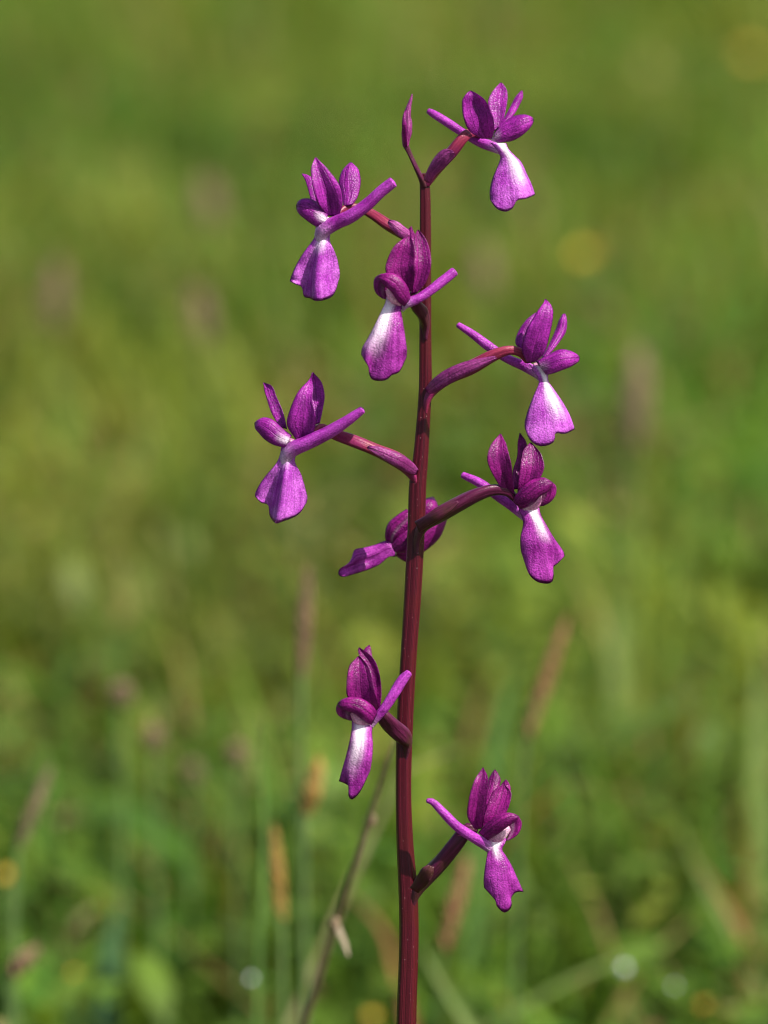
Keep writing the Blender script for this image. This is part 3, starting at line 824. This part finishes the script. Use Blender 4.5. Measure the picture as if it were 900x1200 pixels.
# --- eighth flower, lower left, in front of the stem
c8 = (370, 740, 4.5)
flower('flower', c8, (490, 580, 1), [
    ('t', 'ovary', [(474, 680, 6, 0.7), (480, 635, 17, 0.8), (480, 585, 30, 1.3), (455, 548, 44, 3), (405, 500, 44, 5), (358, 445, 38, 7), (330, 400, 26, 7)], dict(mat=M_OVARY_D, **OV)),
    ('o', 'sepal', [[(262, 260), (305, 250)], [(255, 170), (305, 165)], [(250, 110), (295, 110)], [(258, 84), (295, 86)], [(272, 73), (292, 71)]], dict(d=[5, 3, 2], h=CONV, mat=SM)),
    ('o', 'sepal', [[(310, 420), (338, 422)], [(300, 345), (347, 335)], [(285, 235), (340, 240)], [(250, 160), (318, 165)], [(220, 115), (285, 118)], [(213, 92), (252, 92)], [(222, 84), (236, 84)]], dict(d=[8, 8.5, 8.5, 8.5], h=[-30, -12, 20, 40], mat=SM)),
    ('o', 'sepal', [[(262, 395), (334, 420)], [(172, 352), (326, 372)], [(162, 275), (308, 295)], [(172, 195), (290, 210)], [(192, 150), (268, 160)], [(215, 128), (242, 132)]], dict(d=[8, 10, 9.5, 8.5], h=[-30, -20, -14, 10, 26, 34], mat=SM)),
    ('t', 'spur', [(296, 500, 10, 9), (322, 455, 22, 9), (372, 392, 25, 9), (418, 320, 28, 8.5), (455, 258, 28, 8), (490, 220, 20, 8)], dict(SPUR, pig=0.35)),
    ('o', 'petal', [[(118, 372), (200, 385)], [(107, 408), (200, 420)], [(118, 440), (190, 455)], [(150, 462), (188, 472)]], dict(d=[11, 10, 9.5, 9], h=[70, 36, 4, -20], mat=SM, white=0.25, wl=3, wc=0.5, ww=0.4)),
    ('t', 'column', [(275, 485, 28, 8.5), (230, 455, 38, 9.2), (205, 425, 28, 9.6)], dict(mat=M_COLUMN, n=12)),
    ('o', 'petal', [[(328, 430), (295, 494)], [(300, 390), (255, 475)], [(240, 352), (205, 435)], [(180, 345), (155, 418)], [(135, 360), (125, 405)], [(115, 378), (114, 390)]], dict(d=[10, 12, 12.5, 12, 11], h=[58, 28, 2, -16, -36], mat=SM)),
    ('o', 'lip', [[(188, 455), (315, 470)], [(190, 500), (300, 510)], [(185, 540), (298, 545)], [(175, 590), (302, 600)], [(158, 660), (298, 670)], [(138, 730), (290, 720)],
                  [(122, 790), (148, 800), (172, 815), (172, 868), (188, 890), (232, 850), (288, 735)]], dict(d=[9, 10, 11, 11.5, 11, 10], h=[[40, 15, 0, -15, -40], [55, 24, 4, -10, -25, -45], [60, 30, 0, -10, -30, -50]], mat=LM, white=1.0, wc=-0.2, ww=0.55, wl=0.9, wav=0.15)),
])

# --- lowest flower, right
c9 = (440, 880, 4.5)
flower('flower', c9, (205, 735, 0), [
    ('t', 'ovary', [(192, 870, 7, 0.3), (194, 805, 21, 0.4), (216, 742, 33, 0.7), (255, 682, 42, 1), (340, 588, 42, 2), (420, 490, 40, 3), (485, 415, 34, 3), (530, 412, 24, 3)], dict(mat=M_OVARY_D, **OV)),
    ('o', 'bract', [[(182, 722), (225, 752)], [(222, 655), (280, 700)], [(245, 618), (305, 650)], [(275, 600), (310, 612)]], dict(d=[4, 7.5, 8.6, 8.6], h=CONV, mat=M_OVARY_D)),
    ('o', 'sepal', [[(545, 400), (585, 395)], [(570, 290), (620, 285)], [(588, 200), (650, 200)], [(598, 140), (662, 148)], [(612, 105), (650, 110)], [(622, 98), (636, 98)]], dict(d=[2, -1, -2], h=CONV, mat=SM)),
    ('o', 'sepal', [[(600, 330), (690, 330)], [(640, 230), (712, 230)], [(662, 175), (712, 185)], [(678, 150), (700, 152)]], dict(d=[0, -1, -1], h=CONV, mat=SM)),
    ('o', 'sepal', [[(562, 410), (610, 390)], [(572, 345), (680, 340)], [(600, 255), (714, 258)], [(632, 195), (714, 205)], [(660, 172), (690, 178)]], dict(d=[4, 4, 3, 3], h=[-20, -14, -20, 8, 20, 30], mat=SM)),
    ('o', 'petal', [[(690, 345), (755, 345)], [(700, 380), (770, 375)], [(705, 420), (766, 412)], [(695, 455), (745, 445)], [(690, 474), (705, 472)]], dict(d=[4, 3, 3, 3], h=[30, 10, -10, -40, -66], mat=SM, white=0.3, wl=3, wc=-0.5, ww=0.4)),
    ('t', 'column', [(605, 478, 28, 2.5), (650, 446, 36, 3), (690, 405, 28, 3)], dict(mat=M_COLUMN, n=12)),
    ('t', 'spur', [(632, 560, 16, 2.5), (614, 524, 26, 3), (582, 496, 29, 3.5), (520, 458, 28, 5), (430, 398, 26, 6.5), (350, 318, 23, 7), (300, 268, 18, 7), (274, 262, 13, 7)], SPUR),
    ('o', 'sepal', [[(525, 415), (562, 410)], [(485, 350), (568, 352)], [(490, 265), (588, 255)], [(508, 190), (594, 180)], [(535, 125), (592, 122)], [(560, 87), (575, 87)]], dict(d=[4, 7, 7, 5], h=[-30, -16, -28, 14, 24, 36], mat=SM)),
    ('o', 'petal', [[(540, 432), (592, 472)], [(575, 392), (645, 440)], [(635, 345), (695, 402)], [(690, 325), (735, 375)], [(735, 332), (758, 352)], [(752, 340), (760, 346)]], dict(d=[5, 7, 7, 6], h=[55, 28, 4, -18, -40], mat=SM)),
    ('o', 'lip', [[(565, 455), (695, 460)], [(575, 485), (682, 490)], [(590, 520), (668, 520)], [(586, 560), (690, 555)], [(576, 620), (722, 610)], [(570, 680), (748, 668)],
                  [(572, 722), (612, 765), (632, 790), (640, 820), (682, 854), (718, 822), (716, 775), (742, 745), (782, 744)]], dict(d=[3, 4, 4, 4.5, 5, 4.5], h=[[20, 10, 0, -10, -20], [36, 12, -6, -40, -64], [46, 14, 12, -68, 26, -56]], mat=LM, white=0.95, wc=0.1, ww=0.5, wl=0.42, wav=0.2, ns_=29)),
])

# --- closed bud at the very top
cb = (440, 80, 6)
borg = at(440 + 330 / 6, 80 + 790 / 6)
bud = empty('bud', borg, orchid, BASE)
ctube(cb, [(345, 830, 26, 0), (322, 775, 20, 0.5), (280, 690, 17, 1), (240, 600, 16, 1.2), (216, 545, 20, 1.2)], name='ovary', mat=M_OVARY_D, parent=bud, origin=borg, **OV)
ctube(cb, [(215, 550, 20, 1.2), (216, 510, 28, 1.2), (222, 450, 36, 1.2), (226, 390, 34, 1.2), (224, 335, 27, 1.2), (234, 270, 18, 1.2), (250, 215, 10, 1.2), (258, 182, 4, 1.2)], name='tepal', mat=M_BRACT, parent=bud, origin=borg, ridges=3, rk=0.08, twist=2, lump=0.03, pig=0.0)
organ(cb, [[(205, 560), (225, 556)], [(190, 480), (222, 500)], [(186, 400), (220, 420)], [(192, 335), (216, 345)], [(205, 290), (215, 292)]], [1.5, 3.5, 5, 5, 4], CONV, 'sepal', SM, bud, borg)


# ------------------------------------------------------------------ other plants of the meadow, out of focus
def spot(px, py, dist):
    """point on the view line of a photograph pixel, dist metres in front of the lens plane"""
    return at(px, py, FOCUS - dist)


def stalk_pts(top, lean=(0.0, 0.0), r=0.001, zb=-0.02, bend=0.3):
    b = Vector((top.x + lean[0], top.y + lean[1], zb))
    m = b.lerp(top, 0.55) + Vector((lean[0] * -bend, lean[1] * -bend, 0))
    return [(b, r * 1.2), (m, r), (top, r * 0.8)], b


def seed_head(px0, px1, dist, mat, label, name='grass_spike', lean=(0, 0), r=0.0024, stalk=None, group=None, stalk_r=0.0009, cat='grass spike', n=60, long=0.0045):
    """a grass or sedge head: axis between two pixels, many overlapping spikelets, stalk down to the ground"""
    top, bot = spot(*px0, dist), spot(*px1, dist)
    pts, b = stalk_pts(bot, lean, stalk_r)
    root = empty(name, b)
    tag(root, label, cat, group)
    tube(pts + [(bot.lerp(top, 0.9), stalk_r * 0.6)], 'stalk', stalk or M_GREENSTALK, root, b, n=24, m=7)
    vs, fs = [], []
    ax = (top - bot)
    rr = random.Random(int(px0[0] * 7 + px0[1]))
    for i in range(n):
        f = i / (n - 1)
        c = bot + ax * f
        a = i * 2.4 + rr.uniform(-.3, .3)
        out = Vector((math.cos(a), math.sin(a), 0.35)).normalized()
        k = r * (0.55 + 0.75 * math.sin(math.pi * min(1, f * 0.85 + 0.15)))
        tipp = c + out * k * 0.9 + ax.normalized() * long * rr.uniform(0.7, 1.2)
        mid = c + out * k + ax.normalized() * long * 0.3
        s1 = out.cross(ax).normalized() * k * 0.5
        q = len(vs)
        vs += [c, mid + s1, mid - s1, mid + out * k * 0.45, tipp]
        fs += [(q, q + 1, q + 3), (q, q + 3, q + 2), (q, q + 2, q + 1), (q + 4, q + 3, q + 1), (q + 4, q + 2, q + 3), (q + 4, q + 1, q + 2)]
    mesh_obj('seed_head', vs, fs, mat, root, b)
    return root


def yellow_flower(px, dist, size, label, group=None, tilt=0.5, mat=None, name='yellow_flower', cat='flower'):
    c = spot(*px, dist)
    pts, b = stalk_pts(c, (rnd.uniform(-.02, .02), rnd.uniform(-.01, .03)), 0.0008)
    root = empty(name, b)
    tag(root, label, cat, group)
    tube(pts, 'stalk', M_GREENSTALK, root, b, n=20, m=7)
    nrm = Vector((rnd.uniform(-.3, .3), -tilt, 1)).normalized()
    u = nrm.orthogonal().normalized()
    v = nrm.cross(u)
    for k in range(5):
        a = k * 2 * math.pi / 5
        d = u * math.cos(a) + v * math.sin(a)
        e = nrm.cross(d)
        vs, fs = [], []
        for i in range(6):
            f = i / 5
            wv = size * 0.42 * math.sin(math.pi * (0.12 + 0.74 * f)) ** 0.8
            p = c + d * size * f + nrm * size * 0.35 * f * f
            for j in (-1, -0.4, 0.4, 1):
                vs.append(p + e * wv * j + nrm * (abs(j) * wv * 0.3))
        for i in range(5):
            for j in range(3):
                q = i * 4 + j
                fs.append((q, q + 1, q + 5, q + 4))
        mesh_obj('petal', vs, fs, mat or M_YELLOW, root, b)
    tube([(c - nrm * size * 0.1, size * 0.16), (c + nrm * size * 0.14, size * 0.2), (c + nrm * size * 0.28, size * 0.1)], 'flower_centre', M_OCHRE, root, b, n=8, m=10)


def pink_head(px, dist, size, label, group=None):
    """a round clover-like head of many florets on a stalk"""
    c = spot(*px, dist)
    pts, b = stalk_pts(c, (rnd.uniform(-.02, .02), rnd.uniform(-.01, .02)), 0.0008)
    root = empty('clover', b)
    tag(root, label, 'clover', group)
    tube(pts, 'stalk', M_GREENSTALK, root, b, n=20, m=7)
    vs, fs = [], []
    for i in range(70):
        f = (i + .5) / 70
        ph = i * 2.39996
        z = 1 - 2 * f
        d = Vector((math.sqrt(1 - z * z) * math.cos(ph), math.sqrt(1 - z * z) * math.sin(ph), z * 1.2))
        dn = d.normalized()
        s1 = dn.orthogonal().normalized() * size * 0.16
        s2 = dn.cross(s1).normalized() * size * 0.16
        q = len(vs)
        p0, p1, p2 = c + d * size * 0.25, c + d * size * 0.8 + dn * 0, c + d * size * 1.05 + Vector((0, 0, size * 0.15))
        vs += [p0, p1 + s1, p1 + s2, p1 - s1, p1 - s2, p2]
        fs += [(q, q + 1, q + 2), (q, q + 2, q + 3), (q, q + 3, q + 4), (q, q + 4, q + 1), (q + 5, q + 2, q + 1), (q + 5, q + 3, q + 2), (q + 5, q + 4, q + 3), (q + 5, q + 1, q + 4)]
    mesh_obj('flower_head', vs, fs, M_PINK, root, b)


def blade_leaf(pxs, dist, width, cols, label, name='broad_leaf', cat='leaf', group=None, face=0.5, d2=None):
    """one long leaf whose visible run goes through pixel points; rooted in the ground"""
    n = len(pxs)
    P = [spot(x, y, dist + (0 if d2 is None else (d2 - dist) * i / (n - 1))) for i, (x, y) in enumerate(pxs)]
    if P[0].z > 0.0:
        dirn = (P[0] - P[1]).normalized()
        P.insert(0, Vector((P[0].x + dirn.x * 0.5 * P[0].z, P[0].y - 0.1 * P[0].z, -0.02)))
    C = catmull([tuple(p) for p in P], 24, 3)
    b = Vector(C[0])
    vs, fs = [], []
    T = np.gradient(C, axis=0)
    for i in range(24):
        f = i / 23
        t = Vector(T[i]).normalized()
        s = t.cross(Vector((0, -1, face)))
        s = s.normalized() if s.length > 1e-5 else Vector((1, 0, 0))
        nn = s.cross(t)
        wd = width * (0.35 + 0.65 * math.sin(math.pi * min(1, f * 0.8 + 0.12))) * (1 - max(0, (f - 0.75) / 0.25) ** 2 * 0.98)
        for j in (-1, -0.5, 0, 0.5, 1):
            vs.append(Vector(C[i]) + s * wd * 0.5 * j + nn * wd * 0.16 * abs(j))
    for i in range(23):
        for j in range(4):
            q = i * 5 + j
            fs.append((q, q + 1, q + 6, q + 5))
    nv = len(vs)
    o = mesh_obj(name, [v for v in vs], fs, leaf_tint(cols), None, b, loc=b)
    tag(o, label, cat, group)
    return o


_lt = {}


def leaf_tint(cols):
    key = str(cols)
    if key not in _lt:
        _lt[key] = plain_material('leaf_blade', cols[0], cols[1], rough=0.45, scale=120.0, trans=0.35)
    return _lt[key]


PALE_G = ((0.16, 0.235, 0.05), (0.22, 0.29, 0.075))
MID_G = ((0.10, 0.20, 0.04), (0.15, 0.27, 0.05))
BLUE_G = ((0.05, 0.13, 0.05), (0.08, 0.18, 0.07))
BRIGHT_G = ((0.10, 0.25, 0.02), (0.15, 0.31, 0.03))
STRAW_G = ((0.30, 0.28, 0.10), (0.40, 0.36, 0.16))
RUST = ((0.32, 0.14, 0.05), (0.42, 0.20, 0.08))

# dry stem leaning behind the orchid stem
tp, bt = spot(462, 868, 0.79), spot(352, 1215, 0.83)
ft = bt + (bt - tp).normalized() * 0.13
dry = empty('dry_stem', Vector((ft.x, ft.y, ft.z)))
tag(dry, 'thin leaning dry brown stem crossing behind the orchid stem', 'stem')
tube([(ft, 0.0009), (bt, 0.0008), (spot(392, 1085, 0.815), 0.00075), (spot(432, 960, 0.80), 0.0006), (tp, 0.00035)], 'stalk', M_DRY, dry, ft, n=60, m=8, lump=0.06)
for (x, y) in ((392, 1083), (434, 962)):
    p = spot(x, y, 0.812)
    tube([(p - Vector((0, 0, 0.001)), 0.0009), (p, 0.0013), (p + Vector((0.0004, 0, 0.001)), 0.0009)], 'node', M_DRY, dry, ft, n=8, m=8)
lp = [spot(394, 1078, 0.813), spot(398, 1092, 0.81), spot(404, 1106, 0.807), spot(408, 1120, 0.805)]
vs, fs = [], []
for i, p in enumerate(lp):
    ww = (0.0004, 0.0007, 0.0006, 0.0002)[i]
    vs += [p + Vector((-ww, 0, 0)), p + Vector((0, -0.0006, 0)), p + Vector((ww, 0, 0))]
for i in range(3):
    for j in range(2):
        q = i * 3 + j
        fs.append((q, q + 1, q + 4, q + 3))
mesh_obj('withered_leaf', vs, fs, M_PALE, dry, ft)

seed_head((360, 678), (353, 800), 0.95, M_BROWN, 'upright dark brown grass spike rising left of the orchid stem', r=0.0011, n=80, long=0.004)
seed_head((661, 735), (616, 870), 1.0, M_REDSTALK, 'slanting rust red spike right of the orchid stem', r=0.0012, lean=(-0.03, 0.02), n=80)
seed_head((55, 912), (20, 1000), 0.97, M_DRY, 'slanting dark brown spike above a yellow flower', r=0.0011, lean=(-0.02, 0.01), n=60)
seed_head((322, 985), (330, 1085), 0.92, M_OCHRE, 'orange brown seed spike above the bright green leaf', r=0.0011, n=60)
seed_head((372, 905), (358, 962), 0.94, M_OCHRE, 'short golden yellow spike beside the leaning dry stem', r=0.0015, n=50)
seed_head((545, 1020), (518, 1120), 1.0, M_REDSTALK, 'ochre spike leaning just right of the orchid stem foot', r=0.0013, lean=(-0.02, 0.02), n=60)
seed_head((33, 1122), (12, 1150), 0.97, M_BROWN, 'short dark russet seed head low in the grass', r=0.0018, n=30)
seed_head((748, 425), (742, 530), 1.55, M_PINK, 'tall pinkish brown flower spike standing alone in the grass', r=0.0034, n=90, long=0.008, stalk_r=0.0011)
seed_head((232, 352), (238, 405), 1.9, M_PINK, 'pale pinkish seed head among the grass', group='pinkish seed heads far back', r=0.0035, n=60, long=0.008)
seed_head((66, 320), (62, 390), 1.9, M_PINK, 'pale pinkish seed head among the grass', group='pinkish seed heads far back', r=0.0035, n=60, long=0.008)
seed_head((243, 225), (246, 268), 2.3, M_PINK, 'pale pinkish seed head among the grass', group='pinkish seed heads far back', r=0.0045, n=60, long=0.009)
seed_head((566, 300), (570, 350), 2.1, M_PINK, 'pale pinkish seed head among the grass', group='pinkish seed heads far back', r=0.0035, n=60, long=0.008)
for (x, y, dd, s) in ((142, 815, 1.10, 0.0034), (180, 866, 1.12, 0.0032), (277, 884, 1.12, 0.0030), (226, 905, 1.18, 0.0028)):
    pink_head((x, y), dd, s, 'small dull pink clover head among the grass', 'clover heads left of the orchid')
yellow_flower((687, 300), 2.0, 0.0062, 'orange yellow flower far behind the orchid, between two right hand blooms')
yellow_flower((880, 66), 3.2, 0.0085, 'golden flower in the farthest grass, level with the topmost bloom')
yellow_flower((8, 1026), 1.15, 0.0022, 'small orange yellow flower under the slanting dark brown spike')
yellow_flower((828, 1180), 1.15, 0.0023, 'small golden flower beside the dew drops')
yellow_flower((436, 1192), 1.15, 0.0022, 'small yellow flower low beside the orchid stem')
yellow_flower((88, 1142), 1.12, 0.0016, 'tiny pale yellow flower beside the dark blue green leaf')
blade_leaf([(738, 900), (732, 800), (718, 695)], 1.5, 0.013, PALE_G, 'wide pale green leaf standing upright behind the lower right bloom')
blade_leaf([(898, 1080), (893, 900), (890, 740)], 1.25, 0.008, PALE_G, 'narrow pale green leaf standing upright at the meadow edge')
blade_leaf([(585, 1260), (545, 1190), (505, 1130), (488, 1095)], 1.0, 0.0055, PALE_G, 'pale green leaf arching up behind the orchid stem foot', face=0.2)
blade_leaf([(905, 1200), (868, 1110), (815, 1010), (790, 950)], 1.15, 0.0032, PALE_G, 'long pale leaf slanting across the green grass', face=0.2)
blade_leaf([(540, 1235), (640, 1165), (735, 1120), (800, 1100)], 1.08, 0.0022, PALE_G, 'thin pale leaf lying under the dew drop', face=0.8)
blade_leaf([(128, 1230), (130, 1150), (136, 1080), (150, 1040)], 1.12, 0.0085, BLUE_G, 'broad dark blue green leaf low in the grass')
blade_leaf([(190, 1160), (192, 1110), (200, 1060)], 1.22, 0.008, BRIGHT_G, 'broad bright green leaf catching the sun')
blade_leaf([(585, 860), (600, 800), (620, 770)], 1.15, 0.007, MID_G, 'mid green leaf behind the rust red spike')
blade_leaf([(305, 1100), (312, 980), (306, 880), (302, 800)], 0.92, 0.0016, MID_G, 'thin upright green blade beside the orange brown spike')
blade_leaf([(455, 1100), (430, 1065), (405, 1045)], 1.1, 0.0035, RUST, 'rusty withered leaf behind the leaning dry stem', face=0.3)
blade_leaf([(880, 1120), (840, 1040), (810, 1000)], 1.15, 0.003, RUST, 'rusty withered leaf beside the long pale slanting leaf', face=0.3)
blade_leaf([(470, 905), (520, 885), (555, 872)], 0.98, 0.002, STRAW_G, 'thin straw blade bending out behind the orchid stem', face=0.9)

# dew drops, their sun glint painted as a whitish body colour
for (x, y, dd, s, lab) in ((294, 1147, 1.02, 0.0008, 'round dew drop, glint painted white, low beside the orange brown spike'), (731, 1135, 1.09, 0.0012, 'largest bright dew drop, glint painted white, above the thin pale leaf'), (790, 1156, 1.09, 0.0007, 'fainter dew drop next to the largest one')):
    p = spot(x, y, dd)
    vs, fs = [], []
    for i in range(13):
        a = math.pi * i / 12
        for j in range(20):
            bb = 2 * math.pi * j / 20
            z = math.cos(a)
            k = s * (1 + 0.15 * max(0, z))
            vs.append(Vector((math.sin(a) * math.cos(bb) * s, math.sin(a) * math.sin(bb) * s, z * k)))
    for i in range(12):
        for j in range(20):
            fs.append((i * 20 + j, (i + 1) * 20 + j, (i + 1) * 20 + (j + 1) % 20, i * 20 + (j + 1) % 20))
    o = mesh_obj('dew_drop', vs, fs, M_DEW, loc=p)
    tag(o, lab, 'dew drop', 'dew drops in the grass')
